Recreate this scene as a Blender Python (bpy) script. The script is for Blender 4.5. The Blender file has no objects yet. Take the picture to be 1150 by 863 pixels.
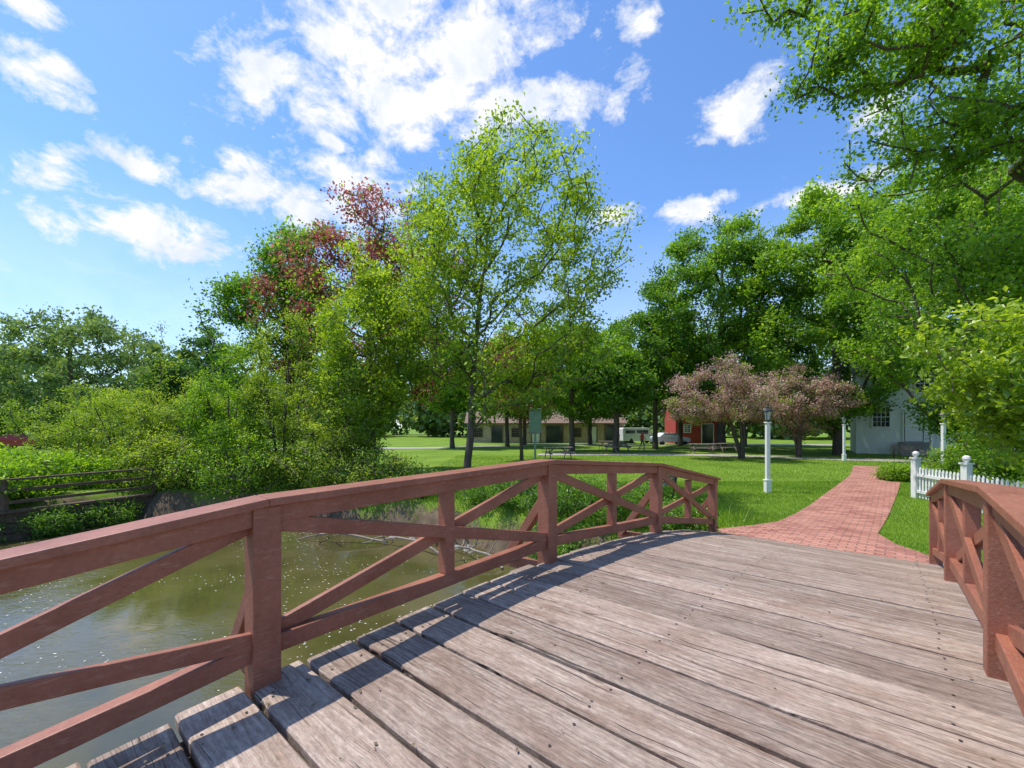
import bpy, math, random
import numpy as np
from mathutils import Vector, Matrix
S=bpy.context.scene
PI=math.pi
random.seed(3)

# ------------------------------------------------------------------ helpers
def link(o,parent=None):
    S.collection.objects.link(o)
    if parent is not None: o.parent=parent
    return o
def empty(name,loc=(0,0,0),rz=0.0,parent=None):
    e=bpy.data.objects.new(name,None); e.empty_display_size=.3
    e.location=loc; e.rotation_euler=(0,0,rz)
    return link(e,parent)
def np_mesh(name,V,F,mats,parent=None,attrs=None,smooth=False,midx=None,vattrs=None):
    V=np.asarray(V,dtype=np.float32); F=np.asarray(F,dtype=np.int32); k=F.shape[1]
    me=bpy.data.meshes.new(name)
    me.vertices.add(len(V)); me.vertices.foreach_set('co',V.ravel())
    me.loops.add(F.size); me.loops.foreach_set('vertex_index',F.ravel())
    me.polygons.add(len(F)); me.polygons.foreach_set('loop_start',np.arange(0,F.size,k,dtype=np.int32))
    me.update(calc_edges=True)
    for m in (mats if isinstance(mats,(list,tuple)) else [mats]): me.materials.append(m)
    if midx is not None: me.polygons.foreach_set('material_index',np.asarray(midx,dtype=np.int32))
    me.polygons.foreach_set('use_smooth',np.full(len(F),smooth,dtype=bool))
    for n,a in (attrs or {}).items():
        at=me.attributes.new(n,'FLOAT','FACE'); at.data.foreach_set('value',np.asarray(a,dtype=np.float32))
    for n,a in (vattrs or {}).items():
        at=me.attributes.new(n,'FLOAT','POINT'); at.data.foreach_set('value',np.asarray(a,dtype=np.float32))
    return link(bpy.data.objects.new(name,me),parent)

class MB:
    def __init__(s): s.v=[];s.f=[];s.m=[];s.t=[]
    def add(s,vs,fs,m=0,t=0.0):
        o=len(s.v); s.v+= [tuple(v) for v in vs]
        for f in fs: s.f.append([i+o for i in f]); s.m.append(m); s.t.append(t)
    def beam(s,p0,p1,w,h,m=0,t=0.0,up=(0,0,1)):
        p0=Vector(p0);p1=Vector(p1);d=(p1-p0).normalized();u=Vector(up)
        sd=d.cross(u)
        if sd.length<1e-4: u=Vector((0,1,0)); sd=d.cross(u)
        sd.normalize(); u=sd.cross(d).normalized()
        vs=[]
        for p in (p0,p1):
            for a,b in ((-1,-1),(1,-1),(1,1),(-1,1)):
                vs.append(p+sd*a*w/2+u*b*h/2)
        s.add(vs,[(3,2,1,0),(4,5,6,7),(0,1,5,4),(1,2,6,5),(2,3,7,6),(3,0,4,7)],m,t)
    def box(s,c,sz,m=0,rz=0.0,t=0.0):
        c=Vector(c); ca,sa=math.cos(rz),math.sin(rz); vs=[]
        for z in (-1,1):
            for a,b in ((-1,-1),(1,-1),(1,1),(-1,1)):
                x=a*sz[0]/2;y=b*sz[1]/2
                vs.append((c.x+x*ca-y*sa,c.y+x*sa+y*ca,c.z+z*sz[2]/2))
        s.add(vs,[(3,2,1,0),(4,5,6,7),(0,1,5,4),(1,2,6,5),(2,3,7,6),(3,0,4,7)],m,t)
    def lathe(s,c,prof,n=12,m=0,axis='z'):
        vs=[];fs=[]
        for r,z in prof:
            for i in range(n):
                a=2*PI*i/n
                if axis=='z': vs.append((c[0]+r*math.cos(a),c[1]+r*math.sin(a),c[2]+z))
                elif axis=='x': vs.append((c[0]+z,c[1]+r*math.cos(a),c[2]+r*math.sin(a)))
                else: vs.append((c[0]+r*math.cos(a),c[1]+z,c[2]+r*math.sin(a)))
        for j in range(len(prof)-1):
            for i in range(n):
                fs.append((j*n+i,j*n+(i+1)%n,(j+1)*n+(i+1)%n,(j+1)*n+i))
        fs.append(tuple(range(n))[::-1]); fs.append(tuple((len(prof)-1)*n+i for i in range(n)))
        s.add(vs,fs,m)
    def obj(s,name,mats,parent=None,bevel=0.0,smooth=False,loc=(0,0,0),rz=0.0):
        me=bpy.data.meshes.new(name); me.from_pydata(s.v,[],s.f); me.update()
        for m in (mats if isinstance(mats,(list,tuple)) else [mats]): me.materials.append(m)
        me.polygons.foreach_set('material_index',s.m)
        me.polygons.foreach_set('use_smooth',[smooth]*len(s.f))
        at=me.attributes.new('tint','FLOAT','FACE'); at.data.foreach_set('value',s.t)
        o=link(bpy.data.objects.new(name,me),parent); o.location=loc; o.rotation_euler=(0,0,rz)
        if bevel>0:
            b=o.modifiers.new('bevel','BEVEL'); b.width=bevel; b.segments=2; b.limit_method='ANGLE'
        return o

# ------------------------------------------------------------------ materials
class NT:
    def __init__(s,nt): s.nt=nt; s.L=nt.links
    def n(s,t,**kw):
        nd=s.nt.nodes.new(t)
        for k,v in kw.items(): setattr(nd,k,v)
        return nd
    def put(s,sock,val):
        if isinstance(val,bpy.types.NodeSocket): s.L.new(val,sock)
        else: sock.default_value=val
    def math(s,op,a,b=None,c=None,clamp=False):
        nd=s.n('ShaderNodeMath',operation=op); nd.use_clamp=clamp
        s.put(nd.inputs[0],a)
        if b is not None: s.put(nd.inputs[1],b)
        if c is not None: s.put(nd.inputs[2],c)
        return nd.outputs[0]
    def vmath(s,op,a,b=None):
        nd=s.n('ShaderNodeVectorMath',operation=op); s.put(nd.inputs[0],a)
        if b is not None: s.put(nd.inputs[1],b)
        return nd.outputs['Value'] if op=='LENGTH' else nd.outputs[0]
    def noise(s,vec,scale,detail=4,rough=.55,dist=0.0):
        nd=s.n('ShaderNodeTexNoise'); s.put(nd.inputs['Vector'],vec)
        nd.inputs['Scale'].default_value=scale; nd.inputs['Detail'].default_value=detail
        nd.inputs['Roughness'].default_value=rough; nd.inputs['Distortion'].default_value=dist
        return nd.outputs['Fac']
    def ramp(s,fac,stops):
        nd=s.n('ShaderNodeValToRGB'); s.put(nd.inputs[0],fac); cr=nd.color_ramp
        while len(cr.elements)<len(stops): cr.elements.new(.5)
        for e,(p,c) in zip(cr.elements,stops):
            e.position=p; e.color=(c[0],c[1],c[2],1) if hasattr(c,'__len__') else (c,c,c,1)
        return nd.outputs[0]
    def mix(s,f,a,b,mode='MIX'):
        nd=s.n('ShaderNodeMix',data_type='RGBA',blend_type=mode)
        s.put(nd.inputs[0],f)
        for sk,v in ((nd.inputs[6],a),(nd.inputs[7],b)):
            if isinstance(v,tuple): v=(v[0],v[1],v[2],1)
            s.put(sk,v)
        return nd.outputs[2]
    def map(s,vec,scale=(1,1,1),loc=(0,0,0),rot=(0,0,0)):
        nd=s.n('ShaderNodeMapping'); s.put(nd.inputs[0],vec)
        nd.inputs['Scale'].default_value=scale; nd.inputs['Location'].default_value=loc; nd.inputs['Rotation'].default_value=rot
        return nd.outputs[0]
    def bump(s,h,strength=.3,dist=.01):
        nd=s.n('ShaderNodeBump'); nd.inputs['Strength'].default_value=strength; nd.inputs['Distance'].default_value=dist
        s.put(nd.inputs['Height'],h); return nd.outputs[0]
    def attr(s,name):
        return s.n('ShaderNodeAttribute',attribute_name=name).outputs['Fac']
def newmat(name):
    m=bpy.data.materials.new(name); m.use_nodes=True; t=NT(m.node_tree)
    b=m.node_tree.nodes['Principled BSDF']
    t.b=b; t.co=t.n('ShaderNodeTexCoord').outputs['Object']
    return m,t
def simple(name,c,rough=.6,var=.25,scale=6,bump=.15,metal=0,bdist=.005,mscale=(1,1,1)):
    m,t=newmat(name); v=t.map(t.co,mscale)
    n=t.noise(v,scale,5,.6)
    lo=tuple(x*(1-var) for x in c); hi=tuple(min(1,x*(1+var)) for x in c)
    t.put(t.b.inputs['Base Color'],t.ramp(n,[(.3,lo),(.7,hi)]))
    t.b.inputs['Roughness'].default_value=rough; t.b.inputs['Metallic'].default_value=metal
    if bump: t.put(t.b.inputs['Normal'],t.bump(t.noise(v,scale*6,4),bump,bdist))
    return m
def leafmat(name,dark,mid,light,transl=.45,tcol=None,gain=1.0):
    m=bpy.data.materials.new(name); m.use_nodes=True; t=NT(m.node_tree); m.node_tree.nodes.clear()
    G=lambda c: tuple(x*gain for x in c)
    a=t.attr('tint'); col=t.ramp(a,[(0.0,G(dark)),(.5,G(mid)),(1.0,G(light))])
    d=t.n('ShaderNodeBsdfDiffuse'); t.put(d.inputs[0],col)
    tr=t.n('ShaderNodeBsdfTranslucent')
    tc=t.mix(1.0,col,tcol or (1.75,1.75,.6),'MULTIPLY'); t.put(tr.inputs[0],tc)
    g=t.n('ShaderNodeBsdfGlossy'); g.inputs['Roughness'].default_value=.42; g.inputs[0].default_value=(.8,.85,.8,1)
    m1=t.n('ShaderNodeMixShader'); m1.inputs[0].default_value=transl; t.L.new(d.outputs[0],m1.inputs[1]); t.L.new(tr.outputs[0],m1.inputs[2])
    m2=t.n('ShaderNodeMixShader'); m2.inputs[0].default_value=.035; t.L.new(m1.outputs[0],m2.inputs[1]); t.L.new(g.outputs[0],m2.inputs[2])
    o=t.n('ShaderNodeOutputMaterial'); t.L.new(m2.outputs[0],o.inputs[0])
    return m

M_leaf_young=leafmat('leaf_young',(.10,.18,.012),(.24,.35,.026),(.43,.52,.055),.5)
M_leaf_maple=leafmat('leaf_maple',(.035,.10,.008),(.115,.24,.016),(.27,.42,.036),.45)
M_leaf_near=leafmat('leaf_near',(.06,.14,.01),(.17,.31,.018),(.35,.49,.045),.5)
M_leaf_dark=leafmat('leaf_dark',(.03,.08,.018),(.06,.14,.028),(.12,.23,.045),.35)
M_leaf_shrub=leafmat('leaf_shrub',(.09,.165,.014),(.23,.33,.034),(.45,.53,.09),.45)
M_leaf_red=leafmat('leaf_red',(.13,.035,.03),(.38,.11,.10),(.58,.27,.24),.4,(1.4,1.1,1.0))
M_blossom=leafmat('blossom',(.20,.11,.085),(.52,.32,.27),(.76,.57,.51),.35,(1.2,1.0,1.0))
M_leaf_far=leafmat('leaf_far',(.11,.18,.07),(.19,.28,.09),(.30,.38,.13),.3)
M_weed=leafmat('leaf_weed',(.06,.14,.018),(.13,.26,.03),(.26,.41,.06),.45)
M_grass=leafmat('grass_blades',(.10,.20,.014),(.19,.32,.026),(.34,.46,.06),.4)
M_bark=simple('bark',(.10,.078,.06),.9,.4,9,.6,bdist=.02,mscale=(1,1,.25))
def mk_paint():
    m,t=newmat('brown_red_paint')
    n=t.noise(t.co,3,5,.6); n2=t.noise(t.map(t.co,(16,2.4,16)),4,6,.65); n3=t.noise(t.co,45,4,.7)
    c=t.ramp(n,[(.3,(.25,.082,.046)),(.7,(.37,.14,.085))])
    w=t.ramp(n2,[(.55,0.0),(.76,1.0)])
    c=t.mix(t.math('MULTIPLY',w,.6),c,(.46,.28,.20))
    chip=t.ramp(t.noise(t.map(t.co,(9,5,9)),5,5,.7),[(.66,0.0),(.70,1.0)])
    c=t.mix(t.math('MULTIPLY',chip,.6),c,(.16,.075,.05))
    c=t.mix(.45,c,t.ramp(n3,[(.25,.55),(.75,1.3)]),'MULTIPLY')
    t.put(t.b.inputs['Base Color'],c); t.b.inputs['Roughness'].default_value=.5
    t.put(t.b.inputs['Normal'],t.bump(t.math('ADD',n2,t.math('MULTIPLY',n3,.3)),.45,.006))
    return m
M_paint=mk_paint()
def mk_deck():
    m,t=newmat('weathered_planks')
    tt=t.attr('tint')
    off=t.n('ShaderNodeCombineXYZ'); t.put(off.inputs[0],t.math('MULTIPLY',tt,37.0)); t.put(off.inputs[2],t.math('MULTIPLY',tt,91.0))
    v=t.vmath('ADD',t.co,off.outputs[0])
    big=t.noise(v,1.1,4,.6)
    warp=t.noise(t.map(v,(1.4,3,1)),1.3,2,.5)
    wv=t.n('ShaderNodeCombineXYZ'); t.put(wv.inputs[1],t.math('MULTIPLY',warp,.09))
    v2=t.vmath('ADD',v,wv.outputs[0])
    fine=t.noise(t.map(v2,(3.0,140,20)),1.0,4,.7)
    mid=t.noise(t.map(v2,(1.2,40,8)),1.0,6,.72)
    speck=t.noise(t.map(v,(22,60,20)),1.0,4,.75)
    blot=t.noise(t.map(v,(2.2,6,4)),1.3,6,.7)
    g=t.math('ADD',t.math('MULTIPLY',fine,.45),t.math('MULTIPLY',mid,.55))
    c=t.ramp(g,[(.34,(.115,.075,.055)),(.44,(.29,.215,.17)),(.54,(.45,.365,.31)),(.68,(.64,.55,.48))])
    c=t.mix(t.math('MULTIPLY',t.ramp(blot,[(.42,0.0),(.64,1.0)]),.6),c,(.235,.145,.10))
    c=t.mix(t.math('MULTIPLY',t.ramp(big,[(.45,0.0),(.7,1.0)]),.28),c,(.56,.455,.385))
    c=t.mix(.75,c,t.ramp(speck,[(.3,.5),(.7,1.35)]),'MULTIPLY')
    vo=t.n('ShaderNodeTexVoronoi'); t.put(vo.inputs['Vector'],t.map(v,(1.3,4.2,1))); vo.inputs['Scale'].default_value=1.0
    k=t.ramp(vo.outputs['Distance'],[(.03,1.0),(.09,0.0)])
    c=t.mix(t.math('MULTIPLY',k,.85),c,(.09,.052,.035))
    crack=t.ramp(t.noise(t.map(v2,(1.0,62,4)),1.0,3,.55),[(.315,1.0),(.36,0.0)])
    c=t.mix(t.math('MULTIPLY',crack,.88),c,(.045,.032,.025))
    pt=t.ramp(tt,[(0,(.70,.66,.63)),(.5,(.93,.88,.84)),(1.0,(1.10,1.05,1.01))])
    c=t.mix(1.0,c,pt,'MULTIPLY')
    t.put(t.b.inputs['Base Color'],c); t.b.inputs['Roughness'].default_value=.7
    h=t.math('SUBTRACT',t.math('ADD',g,t.math('MULTIPLY',speck,.25)),crack)
    t.put(t.b.inputs['Normal'],t.bump(h,.9,.009))
    return m
M_deck=mk_deck()
M_timber=simple('dark_timber',(.13,.085,.056),.85,.35,5,.4)
M_greywood=simple('grey_wood',(.27,.22,.18),.8,.3,6,.3,mscale=(1,6,6))
M_nail=simple('nail',(.06,.045,.04),.6,.2,20,0,metal=.3)
M_white=simple('white_paint',(.78,.78,.76),.5,.05,5,.05)
M_black=simple('black_iron',(.02,.022,.022),.4,.2,8,.1)
M_glass=simple('frosted_glass',(.6,.62,.6),.15,.05,4,0)
M_dglass=simple('window_glass',(.03,.04,.05),.08,.2,2,0)
M_rock=simple('rock',(.25,.235,.21),.9,.4,4,.5,bdist=.03)
M_abut=simple('abutment_stone',(.26,.24,.21),.9,.35,3,.5,bdist=.03)
M_conc=simple('pale_path',(.38,.34,.31),.9,.15,2,.2)
M_shingle=simple('roof_shingle',(.21,.14,.10),.85,.3,3,.3,mscale=(1,1,8))
M_greyroof=simple('grey_shingle',(.16,.16,.165),.85,.25,3,.3)
M_signgreen=simple('sign_green',(.22,.33,.25),.5,.12,5,.05)
M_browntrim=simple('brown_trim',(.20,.13,.09),.7,.2,5,.1)
M_redpaint=simple('barn_red',(.40,.05,.04),.7,.2,2,.1,mscale=(8,8,1))
M_carwhite=simple('car_white',(.75,.76,.77),.25,.03,3,0)
M_carred=simple('car_red',(.4,.03,.03),.25,.05,3,0)
M_tyre=simple('tyre',(.02,.02,.02),.8,.2,9,.1)
M_petal=simple('floating_petals',(.62,.60,.52),.8,.2,9,0)

def brick_mat(name,c1,c2,mortar,scale,w=.5,h=.25,ms=.02,rough=.85):
    m,t=newmat(name)
    br=t.n('ShaderNodeTexBrick'); t.put(br.inputs['Vector'],t.map(t.co))
    br.inputs['Color1'].default_value=(*c1,1); br.inputs['Color2'].default_value=(*c2,1); br.inputs['Mortar'].default_value=(*mortar,1)
    br.inputs['Scale'].default_value=scale; br.inputs['Mortar Size'].default_value=ms; br.inputs['Mortar Smooth'].default_value=.2
    br.inputs['Brick Width'].default_value=w; br.inputs['Row Height'].default_value=h
    n=t.noise(t.co,1.1,5,.6); n2=t.noise(t.co,22,3,.6)
    c=t.mix(t.math('MULTIPLY',t.ramp(n,[(.4,0.0),(.7,1.0)]),.4),br.outputs['Color'],(c1[0]*1.15,c1[1]*1.3,c1[2]*1.35))
    c=t.mix(.55,c,t.ramp(n2,[(.2,.5),(.8,1.3)]),'MULTIPLY')
    t.put(t.b.inputs['Base Color'],c); t.b.inputs['Roughness'].default_value=rough
    t.put(t.b.inputs['Normal'],t.bump(br.outputs['Fac'],-.5,.008))
    return m
M_brickpath=brick_mat('brick_paving',(.54,.24,.175),(.31,.105,.078),(.15,.085,.065),1.0,w=.24,h=.12,ms=.013)
def stone_mat():
    m,t=newmat('fieldstone')
    vo=t.n('ShaderNodeTexVoronoi'); t.put(vo.inputs['Vector'],t.map(t.co,(2.0,2.0,3.2))); 
    ed=t.n('ShaderNodeTexVoronoi',feature='DISTANCE_TO_EDGE'); t.put(ed.inputs['Vector'],t.map(t.co,(2.0,2.0,3.2)))
    c=t.ramp(vo.outputs['Color'],[(.1,(.30,.19,.12)),(.5,(.54,.38,.25)),(.9,(.64,.50,.36))])
    c=t.mix(t.ramp(ed.outputs['Distance'],[(.02,1.0),(.07,0.0)]),c,(.50,.42,.33))
    t.put(t.b.inputs['Base Color'],c); t.b.inputs['Roughness'].default_value=.9
    return m
M_stone=stone_mat()
def clap_mat():
    m,t=newmat('white_clapboard')
    sp=t.n('ShaderNodeSeparateXYZ'); t.put(sp.inputs[0],t.co)
    f=t.math('FRACT',t.math('MULTIPLY',sp.outputs[2],7.0))
    c=t.mix(t.ramp(f,[(.0,1.0),(.12,0.0)]),(.76,.77,.74),(.40,.41,.41))
    t.put(t.b.inputs['Base Color'],c); t.b.inputs['Roughness'].default_value=.6
    return m
M_clap=clap_mat()
def ground_mat():
    m,t=newmat('lawn_ground')
    n=t.noise(t.co,.35,4,.6); n2=t.noise(t.co,5,5,.7); n3=t.noise(t.co,60,3,.7)
    c=t.ramp(n,[(.35,(.115,.215,.018)),(.65,(.20,.30,.034))])
    c=t.mix(t.ramp(n2,[(.5,0.0),(.75,.7)]),c,(.24,.29,.055))
    c=t.mix(.6,c,t.ramp(n3,[(.25,.45),(.75,1.35)]),'MULTIPLY')
    e=t.ramp(t.noise(t.co,2.5,6,.7),[(.3,(.085,.06,.038)),(.7,(.20,.15,.10))])
    b=t.math('ADD',t.attr('bank'),t.math('MULTIPLY',t.math('SUBTRACT',n2,.5),.9))
    c=t.mix(t.ramp(b,[(.35,0.0),(.6,1.0)]),c,e)
    t.put(t.b.inputs['Base Color'],c); t.b.inputs['Roughness'].default_value=.95
    t.b.inputs['Specular IOR Level'].default_value=.15
    t.put(t.b.inputs['Normal'],t.bump(n3,.6,.03))
    return m
M_ground=ground_mat()
def water_mat():
    m,t=newmat('pond_water')
    n=t.noise(t.co,.5,4,.6)
    c=t.ramp(n,[(.3,(.062,.058,.018)),(.7,(.125,.105,.04))])
    t.put(t.b.inputs['Base Color'],c)
    t.b.inputs['Roughness'].default_value=.0; t.b.inputs['IOR'].default_value=1.45
    t.b.inputs['Specular IOR Level'].default_value=.9
    patch=t.ramp(t.noise(t.co,.5,3,.5),[(.42,.10),(.62,1.0)])
    h=t.math('MULTIPLY',t.math('ADD',t.noise(t.map(t.co,(1,2.2,1),rot=(0,0,.6)),5.5,4,.55,.8),t.math('MULTIPLY',t.noise(t.co,24,3,.55),.2)),patch)
    t.put(t.b.inputs['Normal'],t.bump(h,.22,.05))
    return m
M_water=water_mat()

# ------------------------------------------------------------------ terrain
TH=math.radians(41.3); ST,CT=math.sin(TH),math.cos(TH)
def AB(a,b): return (a*ST+b*CT, a*CT-b*ST)
POND=[AB(6.9,-2.5),(1.5,8.5),(.3,9.6),(-1.5,11.0),(-3.4,12.1),(-5.5,13.0),(-7.5,13.3),(-10,14.1),(-12.4,14.3),(-13.5,11.5),(-15,8),(-18,0),(-20,-8),
      (-12,-5),(-6,-1.2),AB(-1.5,-3),AB(-1.5,.6),AB(-1.6,12),AB(6.8,12),AB(6.9,1)]
def sdf(x,y):
    x=np.asarray(x,float); y=np.asarray(y,float)
    d=np.full(x.shape,1e9); ins=np.zeros(x.shape,bool); n=len(POND)
    for i in range(n):
        ax,ay=POND[i]; bx,by=POND[(i+1)%n]
        ex,ey=bx-ax,by-ay; wx,wy=x-ax,y-ay
        h=np.clip((wx*ex+wy*ey)/(ex*ex+ey*ey),0,1)
        d=np.minimum(d,np.hypot(wx-ex*h,wy-ey*h))
        c=((ay>y)!=(by>y))
        with np.errstate(divide='ignore',invalid='ignore'):
            xi=ax+(y-ay)*(bx-ax)/((by-ay) if by!=ay else 1e-9)
        ins^=(c&(x<xi))
    return np.where(ins,-d,d)
E1=AB(9.2,-1.0); E0=AB(-3.8,-1.0)
def gz(x,y):
    x=np.asarray(x,float); y=np.asarray(y,float)
    s=sdf(x,y)
    g=.125*np.exp(-((x-E1[0])**2+(y-E1[1])**2)/5.5)+.125*np.exp(-((x-E0[0])**2+(y-E0[1])**2)/5.5)
    w=np.clip((s-2)/6,0,1)
    g=g+w*.05*(np.sin(x*.31+1)*np.cos(y*.27)+.5*np.sin(x*.13-y*.17))
    wob=.18*np.sin(x*2.3+y*1.1)+.12*np.sin(y*3.1-x*1.7)
    t=np.clip((s+wob+.35)/1.25,0,1); t=t*t*(3-2*t)
    return -1.4+(g+1.4)*t
def coords(lo,hi,step,far):
    c=list(np.arange(lo,hi+1e-6,step)); s=step; x=hi
    while x<far: s*=1.22; x+=s; c.append(x)
    s=step; x=lo
    while x>-far: s*=1.22; x-=s; c.insert(0,x)
    return np.array(c)
gx=coords(-22,20,.28,900); gy=coords(-12,22,.28,900)
GX,GY=np.meshgrid(gx,gy,indexing='xy'); gs=sdf(GX,GY)
GZ=gz(GX,GY)
nx,ny=len(gx),len(gy)
idx=np.arange(nx*ny).reshape(ny,nx)
Fq=np.stack([idx[:-1,:-1],idx[:-1,1:],idx[1:,1:],idx[1:,:-1]],-1).reshape(-1,4)
bank=np.clip(1-(gs-.1)/1.0,0,1)
np_mesh('ground',np.stack([GX,GY,GZ],-1).reshape(-1,3),Fq,M_ground,smooth=True,vattrs={'bank':bank.ravel()})
wx=np.linspace(-24,17,60); wy=np.linspace(-14,16,50); WX,WY=np.meshgrid(wx,wy)
wi=np.arange(60*50).reshape(50,60)
WL=-.9
np_mesh('pond_water',np.stack([WX,WY,np.full(WX.shape,WL)],-1).reshape(-1,3),np.stack([wi[:-1,:-1],wi[:-1,1:],wi[1:,1:],wi[1:,:-1]],-1).reshape(-1,4),M_water,smooth=True)
R=np.random.default_rng(7)
n=6500; px=R.uniform(-13,2,n); py=R.uniform(1.5,14,n)
cl=np.sin(px*1.1+py*.7)+np.sin(px*.5-py*1.9+2)+R.normal(0,.8,n)
ok=(sdf(px,py)<-.1)&(cl>.2); px,py=px[ok],py[ok]; n=len(px)
sz=R.uniform(.006,.024,n); an=R.uniform(0,PI,n)
V=[]
for k,(ca,rr) in enumerate(((0,1),(PI/2,.6),(PI,1),(1.5*PI,.6))):
    V.append(np.stack([px+np.cos(an+ca)*sz*rr,py+np.sin(an+ca)*sz*rr,np.full(n,WL+.004)],-1))
np_mesh('floating_petals',np.stack(V,1).reshape(-1,3),np.arange(n*4).reshape(n,4),M_petal)

# ------------------------------------------------------------------ strips (paths)
def strip(name,pts,mat,lift,res=.35,rz=0.0):
    rows=[]
    for i in range(len(pts)-1):
        p,q=np.array(pts[i],float),np.array(pts[i+1],float)
        m=max(2,int(np.hypot(*(q[:2]-p[:2]))/res))
        for k in range(m): rows.append(p+(q-p)*k/m)
    rows.append(np.array(pts[-1],float)); rows=np.array(rows); nw=8
    f=np.linspace(0,1,nw)[None,:]
    X=rows[:,0:1]*(1-f)+rows[:,2:3]*f; Y=rows[:,1:2]*(1-f)+rows[:,3:4]*f
    Z=gz(X,Y)+lift
    i2=np.arange(X.size).reshape(X.shape)
    c,s_=math.cos(-rz),math.sin(-rz)
    LX=X*c-Y*s_; LY=X*s_+Y*c
    o=np_mesh(name,np.stack([LX,LY,Z],-1).reshape(-1,3),np.stack([i2[:-1,:-1],i2[:-1,1:],i2[1:,1:],i2[1:,:-1]],-1).reshape(-1,4),mat,smooth=True)
    o.rotation_euler=(0,0,rz); return o
PATH=[(8.57,-2.75,.75),(9.1,-2.65,.6),(9.9,-2.2,.0),(10.8,-1.9,-.25),(14,-1.72,-.1),(18,-1.6,.05),(24,-1.5,.2),(30,-1.7,.7)]
strip('brick_path',[(*AB(a,b0),*AB(a,b1)) for a,b0,b1 in PATH],M_brickpath,.022,rz=-TH)
strip('gravel_path',[(2,33,2,35),(9,32,9,34),(16,30.5,16.4,33),(21,27.5,22,31),(24,25,27,28),(28,24,32,27),(45,20,46,24)],M_conc,.02,.8)
strip('gravel_path',[(-26,38,-26,41),(-8,44,-8,47),(6,50,6,53),(20,49,20,52),(40,50,40,53)],M_conc,.02,1.2)

# ------------------------------------------------------------------ bridge
bridge=empty('wooden_footbridge',(0,0,0),-TH)
def dz(a): return .83-.0195*(a-2.7)**2
A0,A1=-3.1,8.55
BL,BR=-2.5,.42
mb=MB(); nl=MB()
N=39; pw=(A1-A0)/N
for i in range(N):
    ac=A0+pw*(i+.5); w=pw-.021+R.uniform(-.007,.004); sl=-2*.0195*(ac-2.7)
    x0=BL-.03+R.uniform(-.035,.035); x1=BR+.10+R.uniform(-.02,.02)
    zc=dz(ac)+R.uniform(-.005,.005); th=.05; ch=.009; tw=R.uniform(-.005,.005)
    prof=[(-w/2+ch,0),(w/2-ch,0),(w/2,-ch),(w/2,-th),(-w/2,-th),(-w/2,-ch)]
    vs=[]
    for x,e in ((x0,tw),(x1,-tw)):
        for (p,z) in prof: vs.append((x,ac+p,zc+z+sl*p+e*(p/w)))
    fs=[(0,1,2,3,4,5)[::-1],(6,7,8,9,10,11)]
    for k in range(6): fs.append((k,(k+1)%6,6+(k+1)%6,6+k))
    fs=[tuple(reversed(f)) for f in fs]
    mb.add(vs,fs,0,float(R.uniform(0,1)))
    for bx in (-2.3,-1.05,.2):
        for da in (-.085,.085):
            X=bx+R.uniform(-.015,.015); Y=ac+da+R.uniform(-.01,.01); r=.0075
            Z=zc+sl*da+.0035
            nl.add([(X+r*math.cos(q*PI/3),Y+r*math.sin(q*PI/3),Z) for q in range(6)],[(0,1,2,3,4,5)])
mb.obj('deck_planks',M_deck,bridge); nl.obj('nail_heads',M_nail,bridge)
mb=MB()
for bx in (-2.36,-1.05,.3):
    aa=np.linspace(A0,A1,14)
    for i in range(13):
        mb.beam((bx,aa[i],dz(aa[i])-.052-.14),(bx,aa[i+1],dz(aa[i+1])-.052-.14),.14,.26)
mb.obj('stringers',M_timber,bridge)
mb=MB()
for ac in (7.85,-2.4):
    mb.box((-1.05,ac,-.75),(3.3,1.2,1.44))
mb.obj('abutments',M_abut,bridge,.03)
posts=[-3.0,-1.65,.86,3.36,5.88,8.38]
H=.97
def rail(side,bx,name):
    mb=MB(); out=-1 if side=='L' else 1
    cap=[(a,dz(a)+H) for a in posts]
    cap[0]=(A0-.0,cap[0][1]); cap[-1]=(A1+.0,cap[-1][1]-.006)
    for i in range(len(cap)-1):
        (a0,z0),(a1,z1)=cap[i],cap[i+1]
        mb.beam((bx,a0,z0-.02),(bx,a1,z1-.02),.19,.042)
        mb.beam((bx-out*.028,a0,z0-.042-.048),(bx-out*.028,a1,z1-.042-.048),.045,.095)
        mb.beam((bx+out*.035,a0,z0-.042-.04),(bx+out*.035,a1,z1-.042-.04),.04,.075)
    for a in posts:
        mb.beam((bx,a,dz(a)-.42),(bx,a,dz(a)+H-.044),.135,.135,up=(0,1,0))
        mb.beam((bx-out*.25,a+.11,dz(a)-.13),(bx+out*.62,a+.11,dz(a)-.13),.085,.11)
        mb.beam((bx+out*.55,a+.02,dz(a)-.10),(bx+out*.04,a+.02,dz(a)+.60),.085,.085)
    for i in range(len(posts)-1):
        a0,a1=posts[i],posts[i+1]; z0,z1=dz(a0),dz(a1)
        am=(a0+a1)/2; 
        mb.beam((bx,a0,z0+.185),(bx,a1,z1+.185),.075,.095)
        if a1-a0>2:
            mb.beam((bx,am,(z0+z1)/2+.232),(bx,am,(z0+z1)/2+H-.135),.088,.088,up=(0,1,0))
            e=.055
            mb.beam((bx-.024,a0+e,z0+.24),(bx-.024,a1-e,z1+H-.14),.038,.088)
            mb.beam((bx+.024,a0+e,z0+H-.14),(bx+.024,a1-e,z1+.24),.038,.088)
    return mb.obj(name,M_paint,bridge,.006)
rail('L',BL,'railing_left'); rail('R',BR,'railing_right')
n=260; la=R.uniform(.2,8.4,n); lb=np.where(R.uniform(0,1,n)<.6,BL+.12+np.abs(R.normal(0,.35,n)),R.uniform(BL+.1,BR-.1,n)); s_=R.uniform(.006,.016,n); an=R.uniform(0,PI,n)
V=[]
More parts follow.
